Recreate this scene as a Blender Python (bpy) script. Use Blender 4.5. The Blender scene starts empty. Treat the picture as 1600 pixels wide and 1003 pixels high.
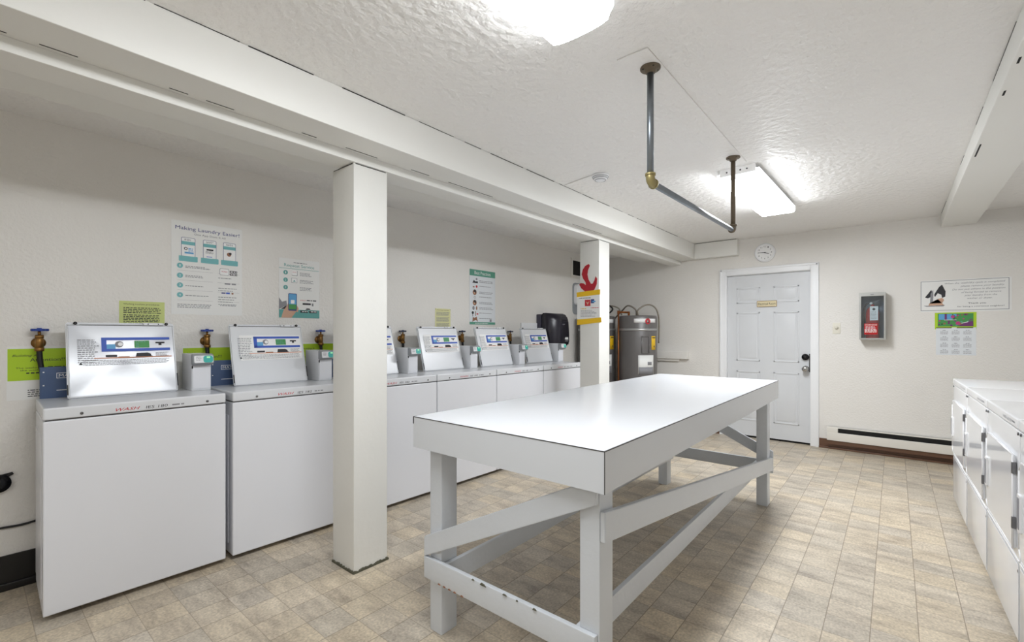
import bpy, bmesh, math, random
from mathutils import Vector, Matrix
random.seed(7)
S = bpy.context.scene
COL = S.collection
R = math.radians

# ------------------------------------------------------------------ camera, world, exposure
cam_d = bpy.data.cameras.new('camera')
cam = bpy.data.objects.new('camera', cam_d)
COL.objects.link(cam)
cam.location = (0, 0, 1.23)
cam.rotation_euler = (R(90), 0, R(39.8 - 90))
cam_d.sensor_width = 36
cam_d.lens = 718 / 1600 * 36
cam_d.shift_y = 18.5 / 1600
cam_d.clip_start = 0.02
S.camera = cam
w = bpy.data.worlds.new('world')
S.world = w
w.use_nodes = True
w.node_tree.nodes['Background'].inputs[0].default_value = (0.8, 0.85, 0.9, 1)
w.node_tree.nodes['Background'].inputs[1].default_value = 0.3
S.view_settings.view_transform = 'Standard'
S.view_settings.look = 'None'
S.view_settings.gamma = 1
S.view_settings.use_curve_mapping = False
S.view_settings.exposure = 0.0
LAMP_NEAR, LAMP_FAR, LAMP_ADDED = 35.0, 54.0, 17.0      # emission of the fluorescent lenses, the last an added unseen lamp


# ------------------------------------------------------------------ materials
def srgb(c):
    def f(v):
        v /= 255
        return v / 12.92 if v <= 0.04045 else ((v + 0.055) / 1.055) ** 2.4
    return tuple(f(v) for v in c) + (1,)


def mat(name, rgb, rough=0.5, metal=0.0, bump=0.0, bscale=60.0, vary=0.0, vscale=8.0, spec=0.5,
        emit=0.0, coat=0.0, bdetail=3.0, bdist=0.004):
    m = bpy.data.materials.new(name)
    m.use_nodes = True
    nt = m.node_tree
    b = nt.nodes['Principled BSDF']
    col = srgb(rgb)
    b.inputs['Base Color'].default_value = col
    b.inputs['Roughness'].default_value = rough
    b.inputs['Metallic'].default_value = metal
    b.inputs['Specular IOR Level'].default_value = spec
    b.inputs['Coat Weight'].default_value = coat
    tc = nt.nodes.new('ShaderNodeTexCoord')
    if emit:
        b.inputs['Emission Color'].default_value = col
        b.inputs['Emission Strength'].default_value = emit
    n = nt.nodes.new('ShaderNodeTexNoise')
    n.inputs['Scale'].default_value = vscale
    n.inputs['Detail'].default_value = 4
    nt.links.new(tc.outputs['Object'], n.inputs['Vector'])
    mx = nt.nodes.new('ShaderNodeMix')
    mx.data_type = 'RGBA'
    v = vary if vary else 0.012
    mx.inputs[6].default_value = tuple(max(0, c * (1 - v)) for c in col[:3]) + (1,)
    mx.inputs[7].default_value = tuple(min(1, c * (1 + v)) for c in col[:3]) + (1,)
    nt.links.new(n.outputs['Fac'], mx.inputs[0])
    nt.links.new(mx.outputs[2], b.inputs['Base Color'])
    if bump:
        n2 = nt.nodes.new('ShaderNodeTexNoise')
        n2.inputs['Scale'].default_value = bscale
        n2.inputs['Detail'].default_value = bdetail
        nt.links.new(tc.outputs['Object'], n2.inputs['Vector'])
        bp = nt.nodes.new('ShaderNodeBump')
        bp.inputs['Strength'].default_value = bump
        bp.inputs['Distance'].default_value = bdist
        nt.links.new(n2.outputs['Fac'], bp.inputs['Height'])
        nt.links.new(bp.outputs['Normal'], b.inputs['Normal'])
    return m


M = {}
M['wall'] = mat('wall_paint', (234, 231, 226), 0.36, bump=0.6, bscale=80, vary=0.02, vscale=3, bdetail=4, bdist=.006)
M['ceil'] = mat('ceiling_paint', (245, 243, 240), 0.42, bump=1.0, bscale=26, vary=0.015, vscale=2, bdetail=4, bdist=.014)
M['beam'] = mat('beam_paint', (236, 235, 230), 0.45, bump=0.15, bscale=30, vary=0.02, vscale=3)
M['post'] = mat('post_paint', (232, 231, 226), 0.5, bump=0.4, bscale=22, vary=0.02, vscale=5)
M['trimw'] = mat('trim_paint', (242, 243, 245), 0.35)
M['door'] = mat('door_paint', (216, 218, 221), 0.35, vary=0.02)
M['appl'] = mat('white_enamel', (229, 230, 235), 0.28, spec=0.5, vary=0.015, vscale=2)
M['deck'] = mat('deck_enamel', (222, 224, 228), 0.2)
M['dryer'] = mat('dryer_enamel', (236, 237, 240), 0.10, spec=0.6)
M['dedge'] = mat('dryer_edge', (246, 246, 248), 0.2)
M['lid'] = mat('lid_enamel', (226, 228, 232), 0.25, spec=0.5)
M['lidshiny'] = mat('lid_worn_enamel', (208, 211, 218), 0.17, spec=0.6)
M['table'] = mat('table_paint', (214, 218, 223), 0.38, bump=0.3, bscale=40, vary=0.03, vscale=6)
M['lam'] = mat('laminate_white', (219, 221, 225), 0.22, vary=0.008)
M['lamside'] = mat('laminate_fascia', (216, 219, 223), 0.3, vary=0.008)
M['seam'] = mat('seam_dark', (70, 68, 66), 0.6)
M['black'] = mat('black_plastic', (22, 22, 26), 0.25)
M['rubber'] = mat('black_rubber', (18, 18, 20), 0.5)
M['dark'] = mat('dark_gap', (14, 13, 12), 0.8)
M['ink'] = mat('print_black', (45, 45, 50), 0.6)
M['inkg'] = mat('print_grey', (140, 140, 145), 0.6)
M['white'] = mat('print_white', (244, 244, 244), 0.5)
M['paper'] = mat('paper_white', (238, 238, 236), 0.5)
M['paperblue'] = mat('paper_cool', (230, 234, 238), 0.25)
M['green'] = mat('paper_lime', (178, 212, 40), 0.6)
M['pgreen'] = mat('paper_pale_green', (208, 218, 140), 0.6)
M['pyel'] = mat('paper_pale_yellow', (222, 220, 165), 0.6)
M['teal'] = mat('print_teal', (120, 186, 190), 0.5)
M['teal2'] = mat('print_sea_green', (96, 165, 160), 0.5)
M['tealg'] = mat('print_green_teal', (92, 158, 136), 0.5)
M['tealr'] = mat('reader_teal', (60, 178, 170), 0.3)
M['navy'] = mat('print_navy', (52, 62, 130), 0.5)
M['blue'] = mat('print_blue', (58, 92, 190), 0.5)
M['sky'] = mat('print_sky_blue', (95, 165, 215), 0.5)
M['red'] = mat('print_red', (196, 40, 52), 0.5)
M['arrow'] = mat('arrow_red_card', (178, 30, 44), 0.5, vary=0.15, vscale=40)
M['yellow'] = mat('yellow_tape', (238, 192, 30), 0.45)
M['brown'] = mat('print_brown', (150, 105, 78), 0.5)
M['pgrn'] = mat('print_green', (70, 150, 80), 0.5)
M['pink'] = mat('print_magenta', (190, 60, 130), 0.5)
M['purple'] = mat('print_purple', (110, 50, 110), 0.5)
M['orange'] = mat('print_orange', (214, 140, 100), 0.5)
M['skin'] = mat('print_skin', (205, 165, 140), 0.5)
M['panel'] = mat('console_blue', (72, 92, 128), 0.3, vary=0.08, vscale=30)
M['brass'] = mat('brass', (150, 112, 62), 0.4, metal=0.8, vary=0.2, vscale=60)
M['hblue'] = mat('handle_blue', (28, 62, 150), 0.4)
M['hdark'] = mat('handle_dark_blue', (36, 44, 70), 0.4)
M['galv'] = mat('galvanised_steel', (128, 134, 140), 0.38, metal=0.85, vary=0.2, vscale=30)
M['olive'] = mat('brass_elbow', (150, 138, 95), 0.4, metal=0.6, vary=0.2, vscale=40)
M['iron'] = mat('cast_iron', (112, 100, 84), 0.55, metal=0.4, vary=0.25, vscale=50)
M['chrome'] = mat('satin_chrome', (190, 190, 190), 0.2, metal=1.0)
M['hinge'] = mat('hinge_steel', (120, 120, 122), 0.35, metal=0.8)
M['alum'] = mat('aluminium_frame', (172, 172, 168), 0.4, metal=0.5)
M['tank'] = mat('tank_grey', (104, 101, 100), 0.35, vary=0.05, vscale=4)
M['strap'] = mat('strap_steel', (178, 178, 178), 0.35, metal=0.6)
M['copper'] = mat('copper_pipe', (150, 92, 52), 0.4, metal=0.8, vary=0.2, vscale=30)
M['hose'] = mat('braided_hose', (138, 130, 118), 0.4, metal=0.5, vary=0.2, vscale=90)
M['extred'] = mat('extinguisher_red', (180, 26, 30), 0.25)
M['cabin'] = mat('cabinet_inside', (112, 122, 138), 0.5)
M['plate'] = mat('ivory_plate', (232, 228, 214), 0.4)
M['heat'] = mat('heater_enamel', (230, 226, 218), 0.35)
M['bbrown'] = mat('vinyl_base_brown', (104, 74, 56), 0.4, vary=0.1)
M['bblack'] = mat('vinyl_base_black', (20, 19, 19), 0.35, vary=0.2)
M['dirt'] = mat('grimy_caulk', (96, 94, 78), 0.8, vary=0.45, vscale=60)
M['led'] = mat('reader_display', (170, 240, 180), 0.4, emit=.25)
M['readerb'] = mat('reader_body', (150, 154, 158), 0.35)
M['tan'] = mat('sign_cream', (222, 208, 170), 0.4)
M['gold'] = mat('sign_frame_brown', (150, 122, 80), 0.4)
M['towel'] = mat('dispenser_smoke', (30, 28, 40), 0.3)
M['towel2'] = mat('dispenser_side', (62, 60, 78), 0.25)


def emission(name, rgb, strength):
    m = bpy.data.materials.new(name)
    m.use_nodes = True
    nt = m.node_tree
    b = nt.nodes['Principled BSDF']
    b.inputs['Base Color'].default_value = srgb((245, 245, 245))
    b.inputs['Roughness'].default_value = 0.3
    b.inputs['Emission Color'].default_value = rgb + (1,)
    b.inputs['Emission Strength'].default_value = strength
    return m


for k_, v_ in (('lens_near', LAMP_NEAR), ('lens_far', LAMP_FAR), ('lens_added', LAMP_ADDED)):
    M[k_] = emission('lamp_' + k_, (0.93, 0.965, 1.0), v_)
M['side_near'] = emission('lamp_side_near', (0.93, 0.965, 1.0), 4.5)
M['side_far'] = emission('lamp_side_far', (0.93, 0.965, 1.0), 3.0)
M['lensend'] = mat('lamp_end_cap', (240, 240, 240), 0.4, emit=0.25)


def glass_mat():
    m = bpy.data.materials.new('pane_glass')
    m.use_nodes = True
    nt = m.node_tree
    for n in list(nt.nodes):
        nt.nodes.remove(n)
    o = nt.nodes.new('ShaderNodeOutputMaterial')
    mix = nt.nodes.new('ShaderNodeMixShader')
    t = nt.nodes.new('ShaderNodeBsdfTransparent')
    g = nt.nodes.new('ShaderNodeBsdfGlossy')
    g.inputs['Roughness'].default_value = 0.02
    t.inputs['Color'].default_value = (0.86, 0.9, 0.92, 1)
    mix.inputs[0].default_value = 0.08
    nt.links.new(t.outputs[0], mix.inputs[1])
    nt.links.new(g.outputs[0], mix.inputs[2])
    nt.links.new(mix.outputs[0], o.inputs[0])
    return m


M['glass'] = glass_mat()


def floor_mat():
    m = bpy.data.materials.new('vinyl_tile')
    m.use_nodes = True
    nt = m.node_tree
    L = nt.links
    b = nt.nodes['Principled BSDF']
    tc = nt.nodes.new('ShaderNodeTexCoord')
    sep = nt.nodes.new('ShaderNodeSeparateXYZ')
    L.new(tc.outputs['Object'], sep.inputs[0])

    def math_(op, a, bb=None, c=None):
        n = nt.nodes.new('ShaderNodeMath')
        n.operation = op
        for i, v in enumerate((a, bb, c)):
            if v is None:
                continue
            if isinstance(v, (int, float)):
                n.inputs[i].default_value = v
            else:
                L.new(v, n.inputs[i])
        return n.outputs[0]
    T = 0.1532
    # wobble a little
    yy = math_('DIVIDE', math_('SUBTRACT', sep.outputs['Y'], 0.078), T)
    row = math_('FLOOR', yy)
    xx0 = math_('DIVIDE', math_('SUBTRACT', sep.outputs['X'], 0.942 - 0.15), 0.149)
    xx = xx0
    colm = math_('FLOOR', xx)
    fy = math_('FRACT', yy)
    fx = math_('FRACT', xx)
    dy = math_('MINIMUM', fy, math_('SUBTRACT', 1.0, fy))
    dx = math_('MINIMUM', fx, math_('SUBTRACT', 1.0, fx))
    # cell random
    cv = nt.nodes.new('ShaderNodeCombineXYZ')
    L.new(colm, cv.inputs[0])
    L.new(row, cv.inputs[1])
    wn = nt.nodes.new('ShaderNodeTexWhiteNoise')
    wn.noise_dimensions = '3D'
    L.new(cv.outputs[0], wn.inputs['Vector'])
    # stone grain, stretched along the y direction
    mp = nt.nodes.new('ShaderNodeMapping')
    mp.inputs['Scale'].default_value = (9, 3.2, 5)
    mp.inputs['Rotation'].default_value = (0, 0, R(12))
    L.new(tc.outputs['Object'], mp.inputs[0])
    off = nt.nodes.new('ShaderNodeVectorMath')
    off.operation = 'MULTIPLY_ADD'
    L.new(wn.outputs['Color'], off.inputs[0])
    off.inputs[1].default_value = (13, 13, 13)
    L.new(mp.outputs[0], off.inputs[2])
    n1 = nt.nodes.new('ShaderNodeTexNoise')
    n1.inputs['Scale'].default_value = 1.3
    n1.inputs['Detail'].default_value = 9
    n1.inputs['Roughness'].default_value = 0.68
    L.new(off.outputs[0], n1.inputs['Vector'])
    n2 = nt.nodes.new('ShaderNodeTexNoise')
    n2.inputs['Scale'].default_value = 95
    n2.inputs['Detail'].default_value = 3
    L.new(tc.outputs['Object'], n2.inputs['Vector'])
    cr = nt.nodes.new('ShaderNodeValToRGB')
    e = cr.color_ramp.elements
    e[0].position = 0.30
    e[0].color = srgb((156, 145, 131))
    e[1].position = 0.72
    e[1].color = srgb((216, 205, 186))
    k = e.new(0.5)
    k.color = srgb((193, 182, 164))
    L.new(n1.outputs['Fac'], cr.inputs[0])
    # per tile tint
    tr = nt.nodes.new('ShaderNodeValToRGB')
    t = tr.color_ramp.elements
    t[0].position = 0.0
    t[0].color = (0.85, 0.85, 0.86, 1)
    t[1].position = 1.0
    t[1].color = (1.04, 1.0, 0.93, 1)
    t2 = t.new(0.35)
    t2.color = (0.93, 0.93, 0.95, 1)
    t3 = t.new(0.7)
    t3.color = (1.0, 0.97, 0.93, 1)
    L.new(wn.outputs['Value'], tr.inputs[0])
    mul = nt.nodes.new('ShaderNodeMix')
    mul.data_type = 'RGBA'
    mul.blend_type = 'MULTIPLY'
    mul.inputs[0].default_value = 1
    L.new(cr.outputs[0], mul.inputs[6])
    L.new(tr.outputs[0], mul.inputs[7])
    # speckle
    sp = math_('MULTIPLY_ADD', n2.outputs['Fac'], 1.0, 0.51)
    mul2 = nt.nodes.new('ShaderNodeMix')
    mul2.data_type = 'RGBA'
    mul2.blend_type = 'MULTIPLY'
    mul2.inputs[0].default_value = 1
    L.new(mul.outputs[2], mul2.inputs[6])
    L.new(sp, mul2.inputs[7])
    # joints : strong lengthwise, weak crosswise
    jy = math_('LESS_THAN', dy, 0.012)
    jx = math_('MULTIPLY', math_('LESS_THAN', dx, 0.012), 0.6)
    j = math_('MULTIPLY', math_('MAXIMUM', jy, jx), 0.7)
    jm = nt.nodes.new('ShaderNodeMix')
    jm.data_type = 'RGBA'
    L.new(j, jm.inputs[0])
    L.new(mul2.outputs[2], jm.inputs[6])
    jm.inputs[7].default_value = srgb((120, 106, 88))
    L.new(jm.outputs[2], b.inputs['Base Color'])
    b.inputs['Roughness'].default_value = 0.42
    bp = nt.nodes.new('ShaderNodeBump')
    bp.inputs['Strength'].default_value = 0.25
    bp.inputs['Distance'].default_value = 0.002
    L.new(math_('SUBTRACT', n2.outputs['Fac'], math_('MULTIPLY', j, 2.0)), bp.inputs['Height'])
    L.new(bp.outputs['Normal'], b.inputs['Normal'])
    return m


M['floor'] = floor_mat()


# ------------------------------------------------------------------ mesh builder
class MB:
    def __init__(self):
        self.bm = bmesh.new()
        self.mats = []

    def mi(self, m):
        if m not in self.mats:
            self.mats.append(m)
        return self.mats.index(m)

    def merge(self, b2, m, smooth=False, mtx=None):
        i = self.mi(m)
        for f in b2.faces:
            f.material_index = i
            f.smooth = smooth
        if mtx is not None:
            bmesh.ops.transform(b2, matrix=mtx, verts=b2.verts)
            if mtx.determinant() < 0:
                bmesh.ops.reverse_faces(b2, faces=b2.faces)
        me = bpy.data.meshes.new('t')
        b2.to_mesh(me)
        b2.free()
        self.bm.from_mesh(me)
        bpy.data.meshes.remove(me)
        return self

    def box(self, x0, x1, y0, y1, z0, z1, m, bev=0.0, mtx=None, seg=2):
        b = bmesh.new()
        bmesh.ops.create_cube(b, size=1)
        sx, sy, sz = x1 - x0, y1 - y0, z1 - z0
        for v in b.verts:
            v.co = Vector(((v.co.x + .5) * sx + x0, (v.co.y + .5) * sy + y0, (v.co.z + .5) * sz + z0))
        if bev:
            bmesh.ops.bevel(b, geom=b.edges[:], offset=bev, segments=seg, affect='EDGES', profile=0.7)
        return self.merge(b, m, bool(bev), mtx)

    def prism(self, pts, y0, y1, m, mtx=None, bev=0.0, smooth=False):
        """outline pts in (x,z), extruded from y0 to y1"""
        b = bmesh.new()
        a = [b.verts.new((p[0], y0, p[1])) for p in pts]
        c = [b.verts.new((p[0], y1, p[1])) for p in pts]
        n = len(pts)
        b.faces.new(a)
        b.faces.new(c[::-1])
        for i in range(n):
            b.faces.new((a[i], c[i], c[(i + 1) % n], a[(i + 1) % n]))
        bmesh.ops.recalc_face_normals(b, faces=b.faces)
        if bev:
            bmesh.ops.bevel(b, geom=b.edges[:], offset=bev, segments=2, affect='EDGES')
        return self.merge(b, m, smooth, mtx)

    def rrect(self, x0, x1, z0, z1, y0, y1, r, m, mtx=None, corners=(1, 1, 1, 1)):
        pts = []
        for k, (cx, cz, a) in enumerate(((x1, z1, 0), (x0, z1, 90), (x0, z0, 180), (x1, z0, 270))):
            if corners[k]:
                sx = -1 if cx == x1 else 1
                sz = -1 if cz == z1 else 1
                for i in range(6):
                    t = R(a + 18 * i)
                    pts.append((cx + sx * r + r * math.cos(t), cz + sz * r + r * math.sin(t)))
            else:
                pts.append((cx, cz))
        return self.prism(pts, y0, y1, m, mtx)

    def cyl(self, p0, p1, r, m, r2=None, n=20, cap=True):
        p0, p1 = Vector(p0), Vector(p1)
        d = p1 - p0
        b = bmesh.new()
        bmesh.ops.create_cone(b, cap_ends=cap, segments=n, radius1=r, radius2=r if r2 is None else r2,
                              depth=d.length)
        q = Vector((0, 0, 1)).rotation_difference(d.normalized()).to_matrix().to_4x4()
        mt = Matrix.Translation((p0 + p1) / 2) @ q
        return self.merge(b, m, True, mt)

    def tube(self, pts, r, m, n=10, sub=6):
        P = [Vector(p) for p in pts]
        # catmull rom
        out = []
        for i in range(len(P) - 1):
            a = P[max(i - 1, 0)]
            b_, c = P[i], P[i + 1]
            d = P[min(i + 2, len(P) - 1)]
            for k in range(sub):
                t = k / sub
                out.append(0.5 * ((2 * b_) + (c - a) * t + (2 * a - 5 * b_ + 4 * c - d) * t * t
                                  + (3 * b_ - a - 3 * c + d) * t ** 3))
        out.append(P[-1])
        b = bmesh.new()
        rings = []
        up = Vector((0.13, 0.21, 0.97))
        for i, p in enumerate(out):
            t = (out[min(i + 1, len(out) - 1)] - out[max(i - 1, 0)]).normalized()
            s = t.cross(up)
            if s.length < 0.1:
                s = t.cross(Vector((1, 0, 0)))
            s.normalize()
            u = s.cross(t)
            rings.append([b.verts.new(p + r * (math.cos(2 * math.pi * j / n) * s + math.sin(2 * math.pi * j / n) * u))
                          for j in range(n)])
        for i in range(len(rings) - 1):
            for j in range(n):
                b.faces.new((rings[i][j], rings[i][(j + 1) % n], rings[i + 1][(j + 1) % n], rings[i + 1][j]))
        b.faces.new(rings[0][::-1])
        b.faces.new(rings[-1])
        bmesh.ops.recalc_face_normals(b, faces=b.faces)
        return self.merge(b, m, True)

    def lathe(self, prof, m, n=40, mtx=None, smooth=True):
        """prof: (r,z) list, axis z"""
        b = bmesh.new()
        rings = []
        for r, z in prof:
            if r < 1e-5:
                rings.append([b.verts.new((0, 0, z))])
            else:
                rings.append([b.verts.new((r * math.cos(2 * math.pi * j / n), r * math.sin(2 * math.pi * j / n), z))
                              for j in range(n)])
        for i in range(len(rings) - 1):
            A, B = rings[i], rings[i + 1]
            for j in range(n):
                k = (j + 1) % n
                if len(A) == 1 and len(B) == 1:
                    continue
                if len(A) == 1:
                    b.faces.new((A[0], B[j], B[k]))
                elif len(B) == 1:
                    b.faces.new((A[j], A[k], B[0]))
                else:
                    b.faces.new((A[j], A[k], B[k], B[j]))
        bmesh.ops.recalc_face_normals(b, faces=b.faces)
        return self.merge(b, m, smooth, mtx)

    def text(self, s, x, z, w, h, y, m, shear=0.0, align='L', mtx=None):
        cu = bpy.data.curves.new('txt', 'FONT')
        cu.body = s
        cu.shear = shear
        cu.resolution_u = 2
        o = bpy.data.objects.new('txt', cu)
        me = bpy.data.meshes.new_from_object(o)
        b = bmesh.new()
        b.from_mesh(me)
        bpy.data.objects.remove(o)
        bpy.data.curves.remove(cu)
        bpy.data.meshes.remove(me)
        if not b.verts:
            b.free()
            return self
        xs = [v.co.x for v in b.verts]
        ys = [v.co.y for v in b.verts]
        W = max(xs) - min(xs)
        H = max(ys) - min(ys)
        sc_x = w / W
        sc_y = h / H
        ox = {'L': 0, 'C': -w / 2, 'R': -w}[align]
        for v in b.verts:
            v.co = Vector(((v.co.x - min(xs)) * sc_x + x + ox, y, (v.co.y - min(ys)) * sc_y + z))
        return self.merge(b, m, False, mtx)

    def bars(self, x0, x1, ztop, n, pitch, h, y, m, jag=0.25, indent=0.0, mtx=None):
        """small illegible print: rows of short word-like dashes"""
        for i in range(n):
            z = ztop - i * pitch
            end = x1 - random.random() * jag * (x1 - x0)
            x = x0 + (indent if i == 0 else 0)
            while x < end:
                wl = h * random.uniform(1.2, 4.5)
                self.box(x, min(x + wl, end), y, y + 0.0002, z - h, z, m, mtx=mtx)
                x += wl + h * 0.8
        return self

    def disc(self, x, z, r, y, m, n=24, mtx=None, sx=1.0):
        return self.prism([(x + sx * r * math.cos(2 * math.pi * i / n), z + r * math.sin(2 * math.pi * i / n))
                           for i in range(n)], y, y + 0.0004, m, mtx)

    def build(self, name, parent=None, mtx=None):
        me = bpy.data.meshes.new(name)
        if mtx is not None:
            bmesh.ops.transform(self.bm, matrix=mtx, verts=self.bm.verts)
        self.bm.to_mesh(me)
        self.bm.free()
        for m in self.mats:
            me.materials.append(m)
        o = bpy.data.objects.new(name, me)
        COL.objects.link(o)
        if parent is not None:
            o.parent = parent
        return o


def thing(name, label, cat, loc=(0, 0, 0), rz=0.0, group=None):
    o = bpy.data.objects.new(name, None)
    COL.objects.link(o)
    o.empty_display_size = 0.1
    o.location = loc
    o.rotation_euler = (0, 0, rz)
    o['label'] = label
    o['category'] = cat
    if group:
        o['group'] = group
    return o


def tag(o, label, cat, group=None):
    o['label'] = label
    o['category'] = cat
    if group:
        o['group'] = group
    return o


def struct(o):
    o['kind'] = 'structure'
    return o


def bx(*a, **k):
    return MB().box(*a, **k)


LEFT = 0.0            # front faces -Y (things on the left wall)
BACK = R(-90)         # front faces -X (things on the door wall)
XW, YL, YR, XF = 5.93, 3.27, -1.2, -2.6     # door wall, left wall, right wall, wall behind the camera
ZC, ZA = 2.337, 2.292                       # main ceiling, alcove ceiling

# ------------------------------------------------------------------ room shell
struct(bx(XF - .1, XW + .1, YR - .1, YL + .1, -0.1, 0.0, M['floor']).build('floor'))
struct(bx(XF - .1, XW + .1, YR - .1, 2.2, ZC, ZC + .1, M['ceil']).build('ceiling'))
struct(bx(XF - .1, XW + .1, 2.2, YL + .1, ZA, ZC + .1, M['ceil']).build('ceiling_alcove'))
struct(bx(XF, XW, YL, YL + .1, 0, ZC, M['wall']).build('wall_left'))
struct(bx(XF, XW, YR - .1, YR, 0, ZC, M['wall']).build('wall_right'))
struct(bx(XF - .1, XF, YR - .1, YL + .1, 0, ZC, M['wall']).build('wall_front'))
# door wall with door opening
DY0, DY1, DZ = 0.705, 1.563, 1.915
wb = MB()
wb.box(XW, XW + .1, YR - .1, DY0, 0, ZC, M['wall'])
wb.box(XW, XW + .1, DY1, YL + .1, 0, ZC, M['wall'])
wb.box(XW, XW + .1, DY0, DY1, DZ, ZC, M['wall'])
struct(wb.build('wall_back'))

# beams
ub = MB()
ub.box(XF, XW, 1.915, 2.26, 2.147, ZC, M['beam'], bev=0.003)
o = struct(ub.build('trim_1'))
ck = MB()
x = -0.2
while x < 5.2:
    l = random.uniform(0.08, 0.5)
    h_ = random.choice((.0012, .002, .0028))
    ck.box(x, x + l, 1.9125, 1.916, 2.3366 - h_, 2.3368, M[random.choice(('dark', 'seam', 'seam'))])
    x += l + random.uniform(0.02, 0.14)
for (a, b_) in ((-.1, .09), (.16, .25), (.5, .56), (.62, .72), (1.0, 1.07), (1.22, 1.4), (1.62, 1.75), (1.9, 2.3), (3.3, 3.8)):
    ck.box(a, b_, 2.085, 2.088, 2.1455, 2.147, M['dark'])
ck.build('crack', o)
struct(bx(XF, XW, 2.11, 2.26, 2.10, 2.147, M['beam'], bev=0.002).build('trim_2'))
struct(bx(XF, XW, 2.262, 2.68, 2.19, ZA, M['beam']).build('trim_3'))
rb = MB()
rb.box(XF, XW, -0.57, -0.332, 2.226, ZC, M['beam'], bev=0.004)
o = struct(rb.build('trim_4'))
ck = MB()
for (xa, z, l) in ((2.75, 2.226, .05), (2.45, 2.226, .05), (3.45, 2.226, .22)):
    ck.box(xa, xa + l, -0.352, -0.345, 2.2245, 2.2262, M['dark'])
for xa, l in ((2.4, .5), (3.2, .25), (4.0, .2), (5.3, .5)):
    ck.box(xa, xa + l, -0.3325, -0.3305, 2.333, 2.3355, M['seam'])
ck.build('crack', o)
o = struct(bx(5.835, XW, 1.423, 1.914, 2.145, ZC - .004, M['beam'], bev=0.006).build('trim_5'))
bx(5.834, 5.838, 1.43, 1.90, 2.331, 2.334, M['seam']).build('crack', o)

# base boards
bl = MB()
bl.box(XF, XW, YL - .008, YL, 0.035, 0.165, M['bblack'])
bl.box(XF, XW, YL - .02, YL, 0.0, 0.035, M['bblack'], bev=.004)
struct(bl.build('baseboard_left'))
bb = MB()
bb.box(XW - .006, XW, YR, 0.628, 0.0, 0.10, M['bbrown'])
bb.box(XW - .022, XW, YR, 0.628, 0.0, 0.018, M['bbrown'], bev=.004)
bb.box(XW - .006, XW, 1.645, YL, 0.0, 0.10, M['bbrown'])
struct(bb.build('baseboard_back'))

# door
dr = bpy.data.objects.new('door_1', None)
COL.objects.link(dr)
struct(dr)
dr.location = (XW, 0, 0)
cs = MB()
for (a, b_) in ((0.627, 0.706), (1.562, 1.641)):
    cs.box(-.018, 0.0, a, b_, 0, 1.993, M['trimw'], bev=.004)
    cs.box(-.024, -.016, (a + .052 if a > 1 else a + .004), (b_ - .004 if a > 1 else b_ - .052), 0, 1.985, M['trimw'], bev=.002)
cs.box(-.018, 0.0, 0.706, 1.562, 1.915, 1.993, M['trimw'], bev=.004)
cs.box(-.024, -.016, 0.64, 1.63, 1.967, 1.988, M['trimw'], bev=.002)
cs.box(0, .095, 0.7055, 0.7095, 0, 1.912, M['trimw'])
cs.box(0, .095, 1.5585, 1.5625, 0, 1.912, M['trimw'])
cs.box(0, .095, 0.7055, 1.5625, 1.909, 1.914, M['trimw'])
cs.build('door_casing', dr)
slab = MB()
slab.box(0.022, .06, DY0 + .006, DY1 - .006, 0.022, 1.906, M['door'])
for (pa, pb) in ((0.8, 1.07), (1.19, 1.46)):
    pa2, pb2 = pa + .005, pb - .03
    pa2, pb2 = (0.815, 1.065) if pa < 1 else (1.205, 1.455)
    for (za, zb) in ((1.58, 1.76), (0.90, 1.47), (0.2, 0.78)):
        for t in ((pa2, pb2, za, za + .014), (pa2, pb2, zb - .014, zb), (pa2, pa2 + .014, za, zb), (pb2 - .014, pb2, za, zb)):
            slab.box(.017, .0225, t[0], t[1], t[2], t[3], M['door'], bev=.002)
        slab.box(.0185, .0225, pa2 + .035, pb2 - .035, za + .035, zb - .035, M['door'], bev=.0015)
slab.build('door_slab', dr)
bx(.03, .08, DY0 + .006, DY1 - .006, 0.001, 0.022, M['dark']).build('door_gap', dr)
hd = MB()
hd.cyl((.021, .752, .835), (.008, .752, .835), .033, M['chrome'])
hd.cyl((.008, .752, .835), (-.03, .752, .835), .013, M['chrome'])
hd.lathe([(0, 0), (.018, 0), (.028, .01), (.031, .024), (.026, .038), (.012, .043), (0, .043)], M['chrome'],
         mtx=Matrix.Translation((-.025, .752, .835)) @ Matrix.Rotation(R(-90), 4, 'Y'))
hd.build('door_handle', dr)
db = MB()
db.cyl((.021, .755, .965), (-.004, .755, .965), .034, M['black'])
db.cyl((-.004, .755, .965), (-.012, .755, .965), .02, M['black'])
db.build('deadbolt', dr)
bx(.016, .0215, .712, .722, .80, 1.0, M['seam']).build('latch_plate', dr)


# ------------------------------------------------------------------ posts
def post(x0, y0, label, ztop):
    t = thing('support_post', label, 'post', (x0, y0, 0), 0)
    b = MB()
    b.box(0, .2, 0, .205, 0.0, ztop, M['post'], bev=.004)
    b.build('shaft', t)
    d = MB()
    for i in range(26):
        a = i * .008
        h = random.uniform(.008, .017)
        d.box(a - .003, a + .007, -.006, .0, 0, h, M['dirt'])
        h = random.uniform(.008, .017)
        d.box(-.006, .0, a - .002, a + .0075, 0, h, M['dirt'])
        h = random.uniform(.01, .016)
        d.box(.2, .205, a - .003, a + .007, 0, h, M['dirt'])
    d.build('base_caulk', t)
    c = MB()
    c.box(.01, .19, -.0015, .001, ztop - .005, ztop - .002, M['dark'])
    c.box(-.0015, .001, .01, .195, ztop - .005, ztop - .002, M['seam'])
    c.build('top_joint', t)
    return t


post(1.283, 2.118, 'thick white square post standing between the second and third washers', 2.099)
post(3.80, 2.112, 'white square post farther back carrying a red arrow and yellow-edged notice', 2.099)


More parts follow.
